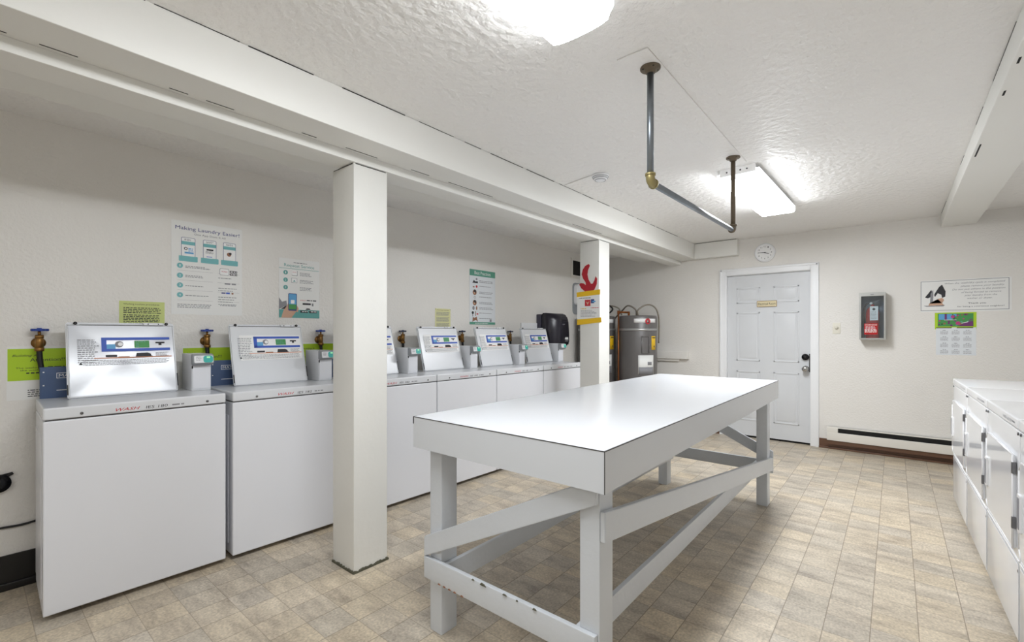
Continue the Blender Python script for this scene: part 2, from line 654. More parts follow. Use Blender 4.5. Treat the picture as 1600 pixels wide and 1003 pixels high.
# ------------------------------------------------------------------ washers
WW, WD, WH = 0.68, 0.45, 0.912       # width, depth, deck height


def lid_mesh(m, dent, wd=.44, hh=.388):
    b = MB()
    b.rrect(0, wd, 0, hh, .0065, .016, .014, M['lid'])
    # raised rim around the sheet
    for t in ((0.004, wd - .004, .004, .009), (0.004, wd - .004, hh - .016, hh - .012), (.004, .008, .01, hh - .02), (wd - .008, wd - .004, .01, hh - .02)):
        b.box(t[0], t[1], -.004, .0075, t[2], t[3], M['lid'], bev=.0012)
    # the inner sheet
    g = bmesh.new()
    n, k = 28, 24
    vs = []
    for j in range(k + 1):
        for i in range(n + 1):
            u, v = i / n, j / k
            x, z = .009 + u * (wd - .018), .010 + v * (hh - .028)
            a = min(u, 1 - u) * 2
            c = min(v, 1 - v) * 2
            h = dent * min(a, c)
            vs.append(g.verts.new((x, -.0015 + h, z)))
    for j in range(k):
        for i in range(n):
            a = j * (n + 1) + i
            g.faces.new((vs[a], vs[a + 1], vs[a + n + 2], vs[a + n + 1]))
    b.merge(g, m, True)
    return b


def label_print(wd=.44, hh=.388, y=-.0028, backing=True):
    s = MB()
    if backing:
        s.box(.05, wd - .02, y, y + .0004, .155, .315, M['white'])
    y2 = y - .0004
    for z0 in (.292, .232):
        s.box(.13, wd - .025, y2, y2 + .0003, z0, z0 + .014, M['blue'])
    s.box(.13, .15, y2, y2 + .0003, .232, .306, M['blue'])
    s.box(.15, .185, y2, y2 + .0003, .246, .27, M['sky'])
    s.disc(.2, .27, .017, y2, M['inkg'])
    s.disc(.205, .27, .010, y2 - .0003, M['white'])
    s.box(.262, .325, y2, y2 + .0003, .25, .288, M['pgrn'])
    s.bars(.268, .32, .284, 4, .009, .004, y2 - .0003, M['tealg'])
    s.box(.352, .392, y2, y2 + .0003, .272, .28, M['ink'])
    s.box(.365, .378, y2, y2 + .0003, .262, .275, M['ink'])
    s.bars(.04, .122, .296, 12, .0105, .004, y2, M['inkg'])
    s.box(.145, .19, y2, y2 + .0003, .203, .214, M['ink'])
    s.prism([(.265, .2), (.27, .222), (.315, .222), (.33, .214), (.33, .206), (.34, .2)], y2, y2 + .0003, M['ink'])
    s.box(.10, wd - .02, y2, y2 + .0003, .196, .200, M['orange'])
    s.box(.195, .24, y2, y2 + .0003, .2, .205, M['brown'])
    s.bars(.35, .41, .222, 4, .006, .0025, y2, M['inkg'])
    s.bars(.06, .41, .188, 4, .0075, .003, y2, M['inkg'], jag=.05)
    s.prism([(.043, .166), (.058, .166), (.05, .178)], y2, y2 + .0003, M['ink'])
    return s


def washer(name_label, x, y, number='180', shiny=False, blue=True, first=False, width=WW, green=True):
    t = thing('washing_machine', name_label, 'washing machine', (x, y, 0), R(-1.6), 'top-load washers along the left wall')
    W = width
    c = MB()
    c.box(0, W, 0.0, WD, .028, .853, M['appl'], bev=.007, seg=3)
    # pressed panel on the left side
    c.box(-.0025, .003, .07, WD - .03, .08, .78, M['appl'], bev=.002)
    c.build('cabinet', t)
    bx(.008, W - .008, .008, WD - .01, .853, .859, M['seam']).build('deck_gap', t)
    d = MB()
    d.box(0, W, 0, WD, .859, WH - .003, M['deck'], bev=.008, seg=3)
    d.bars(.21, .42, WH - .0028, 1, .01, .004, .24, M['inkg'], jag=0)
    d.build('deck', t)
    pl = MB()
    pl.box(.02, .098, .22, .225, WH - .003, WH - .0028, M['teal'])
    for fx in (.05, W - .05):
        for fy in (.11, WD - .05):
            f = MB()
            f.cyl((fx, fy, 0), (fx, fy, .03), .016, M['rubber'], n=12)
            f.build('foot', t)
    pl.bm.free()
    for sx in (.12, W - .085):
        s_ = MB()
        s_.cyl((sx, .001, .876), (sx, -.003, .876), .006, M['hinge'], n=10)
        s_.build('screw', t)
    le = MB()
    le.text('WASH', .235, .8685, .088, .014, -.0006, M['red'], shear=.35)
    le.text('IES ' + number, .345, .8685, .085, .013, -.0006, M['ink'], shear=.1)
    le.bars(.448, .50, .8785, 1, .01, .007, -.0006, M['inkg'], jag=0)
    le.build('lettering', t)
    # lid, hinged open, leaning back
    lx = .098
    tilt = Matrix.Translation((lx, .285, WH - .001)) @ Matrix.Rotation(R(-16), 4, 'X')
    lid = lid_mesh(M['lidshiny'] if shiny else M['lid'], .006 if shiny else .0004).build('lid', t)
    lid.matrix_local = tilt
    lp = label_print(y=-.0028, backing=not shiny)
    if shiny:
        # follow the dented sheet
        for v in lp.bm.verts:
            u, q = (v.co.x - .009) / .422, (v.co.z - .01) / .36
            a, e = min(u, 1 - u) * 2, min(q, 1 - q) * 2
            v.co.y += .006 * min(a, e) - .001
    lp.build('instruction_label', lid)
    for hx in (.035, .405):
        p = MB()
        p.cyl((hx, -.009, .380), (hx, .002, .380), .0075, M['black'], n=14)
        p.cyl((hx, -.011, .380), (hx, -.009, .380), .003, M['hinge'], n=8)
        p.build('lid_bumper', lid)
    la = MB()
    la.prism([(.30, .386), (.31, .372), (.385, .372), (.39, .386)], -.006, .0, M['lid'])
    la.box(.30, .39, -.0065, -.0055, .370, .3725, M['ink'])
    la.cyl((.325, -.006, .379), (.325, -.008, .379), .003, M['ink'], n=8)
    la.cyl((.37, -.006, .379), (.37, -.008, .379), .003, M['ink'], n=8)
    la.build('latch', lid)
    ed = MB()
    ed.box(.05, .30, -.0045, -.0038, .3725, .3745, M['ink'])
    ed.build('lid_seal', lid)
    bx(.437, .441, -.005, .0, .03, .10, M['rubber'], bev=.001).build('hinge_cover', lid)
    bx(-.001, .003, -.005, .0, .02, .07, M['rubber'], bev=.001).build('hinge_cover', lid)
    # coin box
    bx0, bx1 = W - .096, W - .004
    cb = MB()
    cb.box(bx0, bx1, .235, .43, WH - .003, 1.112, M['lid'], bev=.004)
    cb = cb.build('coin_box', t)
    fp = MB()
    fp.box(bx0 + .004, bx1 - .003, .231, .236, WH + .008, 1.05, M['appl'], bev=.0015)
    fp.box(bx0, bx0 + .004, .229, .236, 1.033, 1.048, M['black'])
    fp.build('coin_vault_door', cb)
    cr = MB()
    cr.prism([(0, 0), (0, .058), (-.012, .062), (-.038, .054), (-.046, .012), (-.03, 0)], bx0 - .004, bx1 + .004, M['readerb'],
             mtx=Matrix.Translation((0, .236, 1.052)) @ Matrix(((0, 1, 0, 0), (1, 0, 0, 0), (0, 0, 1, 0), (0, 0, 0, 1))), bev=.003, smooth=False)
    rd = cr.build('card_reader', t)
    face = Matrix.Translation(((bx0 + bx1) / 2, .190, 1.0645)) @ Matrix.Rotation(R(-10.8), 4, 'X')
    rf = MB()
    rf.rrect(-.045, .045, .0, .040, -.0022, .0, .006, M['dryer'])
    rf.rrect(-.002, .044, .001, .039, -.0034, -.002, .012, M['tealr'])
    rf.box(.014, .03, -.0042, -.003, .026, .035, M['led'])
    rf.bars(-.036, -.01, .034, 3, .008, .003, -.003, M['inkg'])
    rf.build('reader_face', rd, mtx=face)
    # control console at the back
    if blue:
        co = MB()
        co.box(.012, .50, .430, .455, WH - .006, 1.062, M['panel'], bev=.003)
        con = co.build('control_console', t)
        cl = MB()
        cl.box(.070, .19, .4285, .430, 1.005, 1.032, M['white'])
        cl.box(.072, .188, .428, .4288, 1.0075, 1.0295, M['panel'])
        cl.text('MAYTAG', .078, 1.0115, .104, .014, .4275, M['white'])
        cl.box(.07, .19, .4285, .430, .945, .948, M['white'])
        cl.box(.022, .028, .4285, .430, 1.035, 1.04, M['white'])
        cl.box(.022, .028, .4285, .430, .97, .975, M['white'])
        cl.build('nameplate', con)
    return t


def wy(x):
    return 2.757 - .028 * (x - .22)


wl = ['white top-load washer nearest the camera, its open lid dented and glaring',
      'white top-load washer second from the near end, left of the thick post',
      'white top-load washer half hidden by the thick post, its lid behind the post',
      'white top-load washer right after the thick post, lid under the pale yellow notice',
      'white top-load washer with its open lid under the green-headed chart',
      'white top-load washer at the far end of the row, below the black towel dispenser']
wxs = [.222, .938, 1.655, 2.345, 3.012, 3.685]
wws = [.683, .683, .683, .66, .665, .665]
# the lid that shows third after the post belongs to the fifth washer; the last washer has no open lid in view
for i in range(6):
    washer(wl[i], wxs[i], wy(wxs[i]), '180' if i != 1 else '182', shiny=(i == 0), blue=(i < 3), width=wws[i])


# water valves with hoses
def valve(x, label, blue):
    t = thing('water_valve', label, 'valve', (x, YL, 1.17), 0, 'shut-off valves above the washers')
    b = MB()
    b.cyl((0, 0, .01), (0, -.006, .01), .027, M['brass'], n=18)
    b.cyl((0, 0, .01), (0, -.04, .01), .012, M['brass'])
    b.cyl((0, -.04, -.02), (0, -.04, .05), .015, M['brass'])
    b.cyl((0, -.04, .045), (0, -.04, .072), .006, M['brass'])
    b.cyl((0, -.04, -.03), (0, -.04, -.012), .019, M['brass'], n=6)
    b.cyl((0, -.04, .035), (0, -.04, .048), .018, M['brass'], n=6)
    b.build('valve_body', t)
    h = MB()
    pts = []
    for i in range(40):
        a = 2 * math.pi * i / 40
        r = .031 + .004 * math.cos(5 * a)
        pts.append((r * math.cos(a), r * math.sin(a)))
    h.prism(pts, -.006, .006, M['hblue'] if blue else M['hdark'],
            mtx=Matrix.Translation((0, -.04, .074)) @ Matrix.Rotation(R(90), 4, 'X'), bev=.002)
    h.cyl((0, -.04, .074), (0, -.04, .084), .009, M['hblue'] if blue else M['hdark'])
    h.build('handle', t)
    s = MB()
    s.tube([(0, -.04, -.02), (.003, -.042, -.08), (.012, -.043, -.16), (.014, -.033, -.25), (.012, -.026, -.42)], .011, M['rubber'])
    s.build('hose', t)


for x, l, bl_ in ((.248, 'blue-handled brass valve left of the nearest open lid', True),
                  (.965, 'blue-handled brass valve between the first and second open lids', True),
                  (1.689, 'blue-handled brass valve left of the post above a lime green sheet', True),
                  (2.42, 'dark-handled brass valve just right of the thick post', False),
                  (3.123, 'dark-handled brass valve between the two lids right of the post', False),
                  (3.848, 'dark-handled brass valve at the last open lid in the row', False)):
    valve(x, l, bl_)


# ------------------------------------------------------------------ notices on the left wall
def poster(name, label, cat, x, z, w_, h_, rz=LEFT, sheet='paper', loc=None, th=.0015, group=None):
    """sheet with its lower left corner at x,z on the left wall; children share its local frame"""
    t = thing(name, label, cat, loc if loc else (x, YL - .0005, z), rz, group)
    b = MB()
    b.box(0, w_, -th, 0, 0, h_, M[sheet])
    b.build('sheet', t)
    return t


# lime attention signs
def attention(x, z0, label, full):
    t = thing('attention_notice', label, 'notice', (x, YL - .0005, z0), 0, 'lime green attention notices')
    b = MB()
    b.box(0, .30, -.0012, 0, 0, .262, M['paper'])
    b.build('clear_sleeve', t)
    b = MB()
    b.box(.003, .297, -.0022, -.0012, .095, .25, M['green'])
    b.build('lime_sheet', t)
    b = MB()
    y = -.0026
    b.text('Building A', .018, .208, .085, .014, y, M['ink'], shear=.3)
    b.text('Attention!!!', .078, .186, .13, .017, y, M['ink'])
    b.text('The washing', .03, .150, .085, .010, y, M['ink'])
    b.text('the washing', .045, .138, .085, .010, y, M['ink'])
    b.bars(.14, .27, .160, 2, .012, .006, y, M['ink'])
    b.bars(.065, .2, .133, 1, .012, .006, y, M['ink'])
    b.bars(.12, .2, .112, 1, .012, .006, y, M['ink'])
    b.bars(.07, .25, .058, 5, .010, .004, y, M['ink'], indent=.07)
    b.build('lettering', t)


attention(.141, .902, 'lime green notice left of the nearest washer, half covered by its hose', True)
attention(.848, .888, 'lime green notice behind the coin box of the nearest washer', False)
attention(1.556, .90, 'lime green notice beside the third washer, just left of the post', False)

# big app poster
t = poster('laundry_app_poster', 'large white poster with three phone drawings, headed Making Laundry Easier', 'poster', .793, 1.341, .381, .558)
p = MB()
y = -.002
p.text('Making Laundry Easier!', .02, .500, .345, .028, y, M['navy'])
p.text('One App Does It All', .115, .478, .17, .015, y, M['inkg'])
p.build('heading', t)
p = MB()
for cx in (.085, .198, .308):
    p.rrect(cx - .036, cx + .036, .345, .462, y, y + .0003, .008, M['navy'])
    p.rrect(cx - .034, cx + .034, .347, .460, y - .0004, y - .0001, .007, M['white'])
    p.box(cx - .034, cx + .034, y - .0007, y - .0005, .418, .438, M['teal'])
    p.bars(cx - .02, cx + .02, .453, 2, .006, .003, y - .0007, M['inkg'])
    p.rrect(cx - .048, cx + .048, .318, .350, y - .0009, y - .0006, .004, M['teal'])
p.disc(.072, .395, .009, y - .001, M['ink'])
p.disc(.072, .395, .005, y - .0014, M['white'])
p.box(.066, .112, y - .001, y - .0007, .365, .375, M['sky'])
p.bars(.085, .112, .398, 3, .008, .004, y - .001, M['sky'])
p.box(.18, .217, y - .001, y - .0007, .398, .407, M['ink'])
p.bars(.176, .22, .394, 3, .006, .003, y - .001, M['inkg'])
p.box(.18, .21, y - .001, y - .0007, .357, .361, M['blue'])
p.disc(.305, .388, .013, y - .001, M['brown'], n=9)
p.disc(.312, .394, .008, y - .0014, M['ink'], n=7)
p.build('phone_pictures', t)
p = MB()
for i, z in enumerate((.291, .232, .174, .116)):
    p.disc(.043, z, .0155, y, M['teal'])
    p.text(str(i + 1), .043, z - .007, .008 if i else .005, .014, y - .0006, M['white'], align='C')
p.rrect(.252, .305, .253, .296, y, y + .0003, .008, M['inkg'])
p.rrect(.254, .303, .255, .294, y - .0004, y - .0001, .007, M['white'])
p.text('WASH', .262, .272, .033, .008, y - .0007, M['red'])
for z in (.272, .255):
    p.box(.309, .352, y - .0003, y, z, z + .013, M['ink'])
    p.bars(.314, .35, z + .009, 1, .01, .005, y - .0006, M['white'], jag=0)
p.box(.262, .285, y - .0003, y, .137, .144, M['navy'])
p.box(.288, .31, y - .0003, y, .136, .146, M['blue'])
p.disc(.325, .140, .006, y, M['brown'])
p.build('icons', t)
p = MB()
for z, n in ((.292, 2), (.236, 2), (.174, 1), (.116, 1)):
    p.bars(.07, .20, z, n, .008, .004, y, M['inkg'], jag=.35)
p.bars(.245, .33, .236, 1, .01, .004, y, M['inkg'])
p.bars(.28, .345, .205, 1, .01, .009, y, M['inkg'], jag=0)
for z in (.172, .157, .116, .101, .086, .070):
    p.bars(.245, .35, z, 1, .01, .004, y, M['inkg'])
p.bars(.255, .365, .063, 1, .01, .004, y, M['inkg'])
p.bars(.03, .21, .062, 3, .009, .004, y, M['inkg'], jag=.1)
for z in (.262, .204, .145, .085):
    p.box(.03, .215, y, y + .0002, z, z + .0008, M['inkg'])
    p.box(.24, .365, y, y + .0002, z, z + .0008, M['inkg'])
p.build('small_print', t)

# request service poster
t = poster('service_poster', 'white and teal poster with a hand holding a phone, headed Request Service', 'poster', 1.408, 1.336, .291, .416)
p = MB()
y = -.002
p.text('Request Service', .035, .352, .215, .028, y, M['teal2'])
p.bars(.10, .2, .393, 1, .01, .005, y, M['inkg'], jag=0)
p.box(.0, .285, y, y + .0003, .345, .3475, M['teal2'])
p.build('heading', t)
p = MB()
for i, z in enumerate((.317, .265, .213)):
    p.disc(.045, z, .0155, y, M['teal2'])
    p.text(str(i + 1), .045, z - .007, .006, .014, y - .0006, M['white'], align='C')
    p.bars(.145, .245, z + .006, 3, .009, .004, y, M['inkg'], jag=.3)
p.rrect(.087, .128, .298, .335, y, y + .0003, .005, M['inkg'])
p.rrect(.087, .125, .301, .335, y - .0004, y, .005, M['white'])
p.text('WASH', .091, .32, .028, .006, y - .0008, M['red'])
p.box(.085, .125, y, y + .0003, .248, .282, M['inkg'])
p.box(.087, .123, y - .0004, y, .250, .280, M['white'])
p.prism([(.095, .256), (.105, .268), (.115, .256)], y - .0008, y - .0005, M['teal2'])
p.build('icons', t)
p = MB()
p.box(0, .29, y, y + .0003, 0, .058, M['teal2'])
p.prism([(0, .058), (0, .14), (.02, .11), (.05, .12), (.055, .085), (.03, .075)], y - .0002, y, M['inkg'])
p.prism([(.01, .06), (.05, .085), (.06, .06)], y - .0004, y - .0001, M['ink'])
p.prism([(.015, 0), (.03, .05), (.055, .085), (.07, .12), (.1, .075), (.125, .085), (.135, .07), (.115, .04), (.085, 0)],
        y - .0006, y - .0003, M['skin'])
p.rrect(.063, .123, .05, .172, y - .0012, y - .0007, .007, M['navy'])
p.rrect(.067, .119, .075, .168, y - .0016, y - .0012, .004, M['sky'])
p.box(.067, .119, y - .0019, y - .0016, .06, .095, M['pgrn'])
p.rrect(.08, .106, .1, .126, y - .0024, y - .0019, .004, M['white'])
p.prism([(.118, .045), (.125, .075), (.135, .07), (.13, .04)], y - .0024, y - .0020, M['skin'])
p.build('hand_picture', t)
p = MB()
p.text('WASH', .148, .122, .04, .009, y, M['red'], shear=.3)
p.bars(.195, .27, .131, 1, .01, .007, y, M['ink'], jag=0)
p.box(.165, .225, y, y + .0003, .095, .108, M['ink'])
p.box(.232, .245, y, y + .0003, .088, .108, M['inkg'])
p.prism([(.185, .06), (.195, .07), (.215, .07), (.225, .06)], y - .0003, y, M['ink'])
for a in (.148, .213):
    p.box(a, a + .056, y - .0008, y - .0004, .038, .054, M['ink'])
    p.bars(a + .012, a + .053, .05, 1, .01, .006, y - .0011, M['white'], jag=0)
p.build('small_print', t)

# pale green procedures sheet
t = poster('procedures_notice', 'pale green printed sheet above the nearest washer lid, Washing machine procedures', 'notice', .557, 1.262, .204, .145, sheet='pgreen')
p = MB()
y = -.002
p.text('Washing machine procedures:', .018, .122, .162, .011, y, M['ink'])
p.bars(.018, .19, .110, 4, .009, .0045, y, M['ink'], jag=.1)
p.bars(.018, .19, .070, 7, .009, .0045, y, M['ink'], jag=.1)
p.build('lettering', t)

# pale yellow sheet
t = poster('rules_notice', 'narrow pale yellow sheet of rules between the post and the chart', 'notice', 2.812, 1.205, .19, .252, sheet='pyel')
p = MB()
p.text('Washing machine', .015, .232, .155, .010, y, M['ink'])
p.bars(.015, .175, .219, 4, .009, .005, y, M['inkg'], jag=.08)
p.bars(.015, .175, .172, 5, .009, .005, y, M['inkg'], jag=.08)
p.bars(.015, .175, .117, 8, .009, .005, y, M['inkg'], jag=.08)
p.build('lettering', t)
for a in (.004, .186):
    for z in (.006, .245):
        MB().disc(a, z, .003, y, M['ink'], n=8).build('pin', t)

# best practices
t = poster('best_practices_chart', 'tall white chart with green header reading Best Practices and a column of pictures', 'poster', 3.26, 1.316, .382, .556, sheet='paperblue')
p = MB()
p.box(0, .382, y, y + .0004, .492, .556, M['tealg'])
p.text('Best Practices', .07, .508, .24, .034, y - .0006, M['white'])
p.build('header_band', t)
p = MB()
p.box(0, .382, y, y + .0004, 0, .025, M['tealg'])
p.bars(.08, .27, .015, 1, .01, .006, y - .0004, M['white'], jag=0)
p.build('footer_band', t)
p = MB()
for k, z in enumerate((.44, .385, .325, .275, .22, .165, .11, .055)):
    p.bars(.14, .35, z + .01, 2 if k in (0, 2, 4, 5) else 1, .014, .006, y, M['inkg'], jag=.2)
p.build('small_print', t)
p = MB()
for k, z in enumerate((.44, .385, .325, .275, .22, .165, .11, .055)):
    if k == 0:
        p.prism([(.04, z - .02), (.12, z - .02), (.115, z), (.08, z - .005), (.06, z + .01)], y, y + .0003, M['ink'])
        p.disc(.1, z + .02, .012, y, M['inkg'])
    elif k == 1:
        p.box(.045, .07, y, y + .0003, z - .012, z, M['brown'])
        p.disc(.1, z, .013, y, M['red'])
    elif k == 3:
        p.disc(.075, z, .014, y, M['inkg'])
        p.disc(.075, z, .008, y - .0004, M['white'])
    elif k == 5:
        p.disc(.055, z, .02, y, M['inkg'], sx=.8)
        p.disc(.1, z, .02, y, M['brown'], sx=.5)
    elif k == 6:
        p.disc(.045, z + .008, .015, y, M['ink'])
        p.box(.042, .048, y, y + .0003, z - .03, z, M['ink'])
        p.box(.08, .09, y, y + .0003, z - .025, z + .025, M['brown'])
        p.box(.1, .125, y, y + .0003, z - .01, z + .003, M['red'])
    elif k == 7:
        p.prism([(.04, z - .03), (.045, z + .02), (.07, z + .01), (.1, z + .025), (.12, z - .03), (.09, z - .01), (.06, z - .02)], y, y + .0003, M['brown'])
    else:
        p.disc(.072, z, .028, y, M['brown'])
        p.disc(.075, z + .01, .018, y - .0004, M['ink'], sx=.9)
        p.disc(.066, z - .006, .009, y - .0008, M['skin'])
p.box(.295, .325, y, y + .0003, .028, .055, M['inkg'])
p.build('pictures', t)

# towel dispenser
t = thing('towel_dispenser', 'black rounded paper towel dispenser on the wall above the last washer', 'dispenser', (4.375, YL, 1.075), 0)
b = MB()
b.box(0, .385, -.07, 0, 0, .375, M['towel2'], bev=.01)
b.build('back_housing', t)
b = MB()
prof = [(-.07, 0), (-.2, 0), (-.215, .03), (-.215, .16), (-.205, .30), (-.18, .36), (-.14, .39), (-.07, .39)]
b.prism([(p_[0], p_[1]) for p_ in prof], .0, .395, M['towel'],
        mtx=Matrix(((0, 1, 0, 0), (1, 0, 0, 0), (0, 0, 1, 0), (0, 0, 0, 1))), bev=.014, smooth=True)
b.build('smoked_cover', t)
b = MB()
for k in range(3):
    b.prism([(.285 + k * .022, .075), (.295 + k * .022, .1), (.305 + k * .022, .105), (.312 + k * .022, .08), (.305 + k * .022, .06), (.303 + k * .022, .085)],
            -.2185, -.2165, M['white'])
b.box(.28, .36, -.2185, -.2165, .052, .056, M['inkg'])
b.box(.24, .29, -.2135, -.2100, .255, .262, M['inkg'])
b.build('maker_mark', t)

tag(bx(4.072, 4.37, YL - .018, YL, 1.20, 1.345, M['trimw'], bev=.003).build('cover_plate'),
    'flat white rectangular cover plate on the wall left of the towel dispenser', 'cover plate')
t = thing('wall_vent', 'small vent with two dark openings high on the left wall by the far post', 'vent', (5.13, YL, 1.96))
b = MB()
b.box(0, .5, -.012, 0, 0, .26, M['wall'], bev=.003)
b.build('frame', t)
for a in (.035, .275):
    bx(a, a + .20, -.0145, -.0118, .035, .225, M['dark']).build('opening', t)
t = thing('wall_box', 'white rounded box with a grey painted shadow rim on the wall, half hidden behind the far post', 'wall box', (5.17, YL, 1.475))
b = MB()
b.rrect(0, .3, 0, .42, -.012, 0, .06, M['readerb'])
b.build('backing', t)  # grey plate drawn in place of the box's shadow rim
b = MB()
b.rrect(.02, .34, .12, .40, -.06, -.012, .05, M['trimw'])
b.build('box_body', t)

# wall outlet and cable by the floor on the left
t = thing('range_socket', 'round black socket low on the wall left of the nearest washer', 'socket', (.115, YL, .515))
b = MB()
b.cyl((0, 0, 0), (0, -.02, 0), .042, M['black'], n=28)
b.cyl((0, -.02, 0), (0, -.032, 0), .032, M['black'], n=28)
b.build('socket_body', t)
b = MB()
b.prism([(.02, .02), (.05, .035), (.045, .045), (.01, .04)], -.01, -.0, M['rubber'])
b.build('mounting_tab', t)
b = MB()
b.tube([(-.4, 3.25, .34), (.0, 3.262, .312), (.12, 3.262, .302), (.20, 3.262, .298), (.29, 3.262, .31), (.5, 3.262, .33)], .0055, M['rubber'])
tag(b.build('power_cable'), 'thin black cable sagging along the wall left of the nearest washer', 'cable')

# ------------------------------------------------------------------ notice and arrow on the far post
t = thing('red_arrow', 'curved red paper arrow pointing down on the far post', 'arrow', (3.7995, 2.34, 1.60), BACK)
pts = [((u_ - 909) * .0077, (456 - v_) * .0061) for u_, v_ in
       ((924.5, 410), (926, 413), (923.5, 419), (922.5, 426), (924, 434), (927.5, 441), (930, 441), (932.5, 436), (934, 430), (936, 434),
        (935.5, 442), (932.5, 450), (925.5, 456), (919, 452), (914, 447), (911, 441), (913, 438.5), (917, 439.5), (920.5, 442.5),
        (920, 438), (916.5, 432), (914.5, 425), (916, 418), (919.5, 412.5))]
MBa = MB().prism(pts, -.003, 0, M['arrow'])
o = MBa.build('arrow_shape', t)
t = thing('post_notice', 'white notice with thick yellow top and bottom bands taped to the far post', 'notice', (3.7993, 2.347, 1.318), BACK)
bx(0, .245, -.003, 0, 0, .306, M['paper']).build('sheet', t)
b = MB()
b.prism([(-.004, .255), (.247, .268), (.249, .316), (-.006, .300)], -.0045, -.003, M['yellow'])
b.build('yellow_band', t)
b = MB()
b.prism([(-.002, -.014), (.262, .010), (.258, .055), (.0, .040)], -.0045, -.003, M['yellow'])
b.build('yellow_band', t)
b = MB()
b.bars(.02, .15, .245, 1, .01, .006, -.0034, M['ink'], jag=0)
b.box(.085, .145, -.0036, -.003, .165, .225, M['red'])
b.prism([(.095, .21), (.115, .175), (.135, .21), (.115, .2)], -.0042, -.0037, M['skin'])
b.box(.15, .185, -.0036, -.003, .19, .228, M['navy'])
b.box(.165, .2, -.0042, -.0037, .2, .212, M['sky'])
b.bars(.04, .1, .145, 1, .01, .006, -.0036, M['yellow'], jag=0)
b.bars(.15, .235, .15, 1, .01, .006, -.0036, M['red'], jag=0)
b.bars(.04, .21, .125, 6, .011, .004, -.0036, M['inkg'], jag=.3)
b.build('lettering', t)

# ------------------------------------------------------------------ folding table
TX, TY, TL, TW, TH = 1.198, .648, 2.59, .881, .886
t = thing('folding_table', 'long white laminate-topped work table on timber legs in the middle of the room', 'table', (TX, TY, 0))
b = MB()
b.box(.003, TL - .003, .003, TW - .003, TH - .012, TH, M['lam'], bev=.001)
b.build('tabletop', t)
b = MB()
b.box(0, TL, 0, .018, TH - .127, TH - .003, M['lamside'])
b.box(0, TL, TW - .018, TW, TH - .127, TH - .003, M['lamside'])
b.box(0, .018, .018, TW - .018, TH - .127, TH - .003, M['lamside'])
b.box(TL - .018, TL, .018, TW - .018, TH - .127, TH - .003, M['lamside'])
b.build('fascia', t)
b = MB()
z0, z1 = TH - .0034, TH - .0006
b.box(-.0008, TL, -.0008, .001, z0, z1, M['seam'])
b.box(-.0008, TL, TW - .001, TW + .0008, z0, z1, M['seam'])
b.box(-.0008, .001, 0, TW, z0, z1, M['seam'])
b.box(TL - .001, TL + .0008, 0, TW, z0, z1, M['seam'])
b.box(-.001, .0012, -.001, .0012, TH - .127, z0, M['seam'])
b.box(-.0012, .0008, TW - .004, TW + .0012, TH - .03, z0, M['dark'])
b.build('edge_seam', t)
LX0, LX1 = .052, TL - .052 - .085
LY0, LY1 = .045, TW - .045 - .07
for lx in (LX0, LX1):
    for ly in (LY0, LY1):
        bx(lx, lx + .085, ly, ly + .07, 0, TH - .012, M['table'], bev=.003).build('leg', t)


def board(parent, p0, p1, width, th, thdir, name, bev=.002):
    """plank between two points, 'width' measured vertically across it, thickness along thdir"""
    p0, p1 = Vector(p0), Vector(p1)
    d = (p1 - p0).normalized()
    n = Vector(thdir)
    up = n.cross(d)
    if up.z < 0:
        up = -up
    mt = Matrix((d, n, up)).transposed().to_4x4()
    mt.translation = p0
    L = (p1 - p0).length
    b_ = MB()
    b_.box(0, L, 0, th, -width / 2, width / 2, M['table'], bev=bev, mtx=mt)
    return b_


def slant(parent, axis, c0, c1, z0, z1, hw, k0, k1, name):
    """slanted plank with plumb-cut ends: runs c0..c1 along the axis, centre height z0..z1, thickness k0..k1"""
    b_ = MB()
    pts_ = [(c0, z0 - hw), (c1, z1 - hw), (c1, z1 + hw), (c0, z0 + hw)]
    mt = None if axis == 'x' else Matrix(((0, 1, 0, 0), (1, 0, 0, 0), (0, 0, 1, 0), (0, 0, 0, 1)))
    b_.prism(pts_, k0, k1, M['table'], mtx=mt, bev=.002)
    return b_.build(name, parent)


xo = LX0 - .019
slant(t, 'y', .047, TW - .028, .748, .345, .041, xo, xo + .018, 'diagonal_brace')
o = board(t, (xo, TW - .028, .262), (xo, .052, .262), .087, .018, (1, 0, 0), '').build('lower_rail', t)
ch = MB()
for yv, l, d in ((.50, .03, .006), (.27, .016, .004), (.56, .012, .003), (.40, .02, .003), (.35, .008, .003)):
    ch.prism([(0, 0), (l * .3, d), (l * .8, d * 1.4), (l, 0)], -.0006, .004, M['dirt'],
             mtx=Matrix.Translation((xo - .0002, yv, .3062 - d)) @ Matrix.Rotation(R(90), 4, 'Z'))
for yv in (.62, .66, .69, .72, .75):
    ch.prism([(0, 0), (.004, .004), (.011, .005), (.015, 0)], -.0006, .003, M['brown'],
             mtx=Matrix.Translation((xo - .0002, yv, .2185)) @ Matrix.Rotation(R(90), 4, 'Z'))
ch.build('paint_chip', o)
xe = LX1 + .085 + .001
slant(t, 'y', LY0 - .02, LY1 + .085, .335, .735, .041, xe, xe + .018, 'diagonal_brace')
board(t, (xe, LY1 + .085, .265), (xe, LY0 - .02, .265), .087, .018, (1, 0, 0), '').build('lower_rail', t)
yo = LY0 - .019
slant(t, 'x', LX0 + .001, LX1 + .105, .637, .283, .047, yo, yo + .018, 'diagonal_brace')
board(t, (LX0 + .0, LY0 + .071, .255), (LX1 + .085, LY0 + .071, .255), .09, .018, (0, 1, 0), '').build('lower_rail', t)
board(t, (LX0 + .0, LY1 - .02, .248), (LX1 + .085, LY1 - .02, .248), .09, .018, (0, 1, 0), '').build('lower_rail', t)


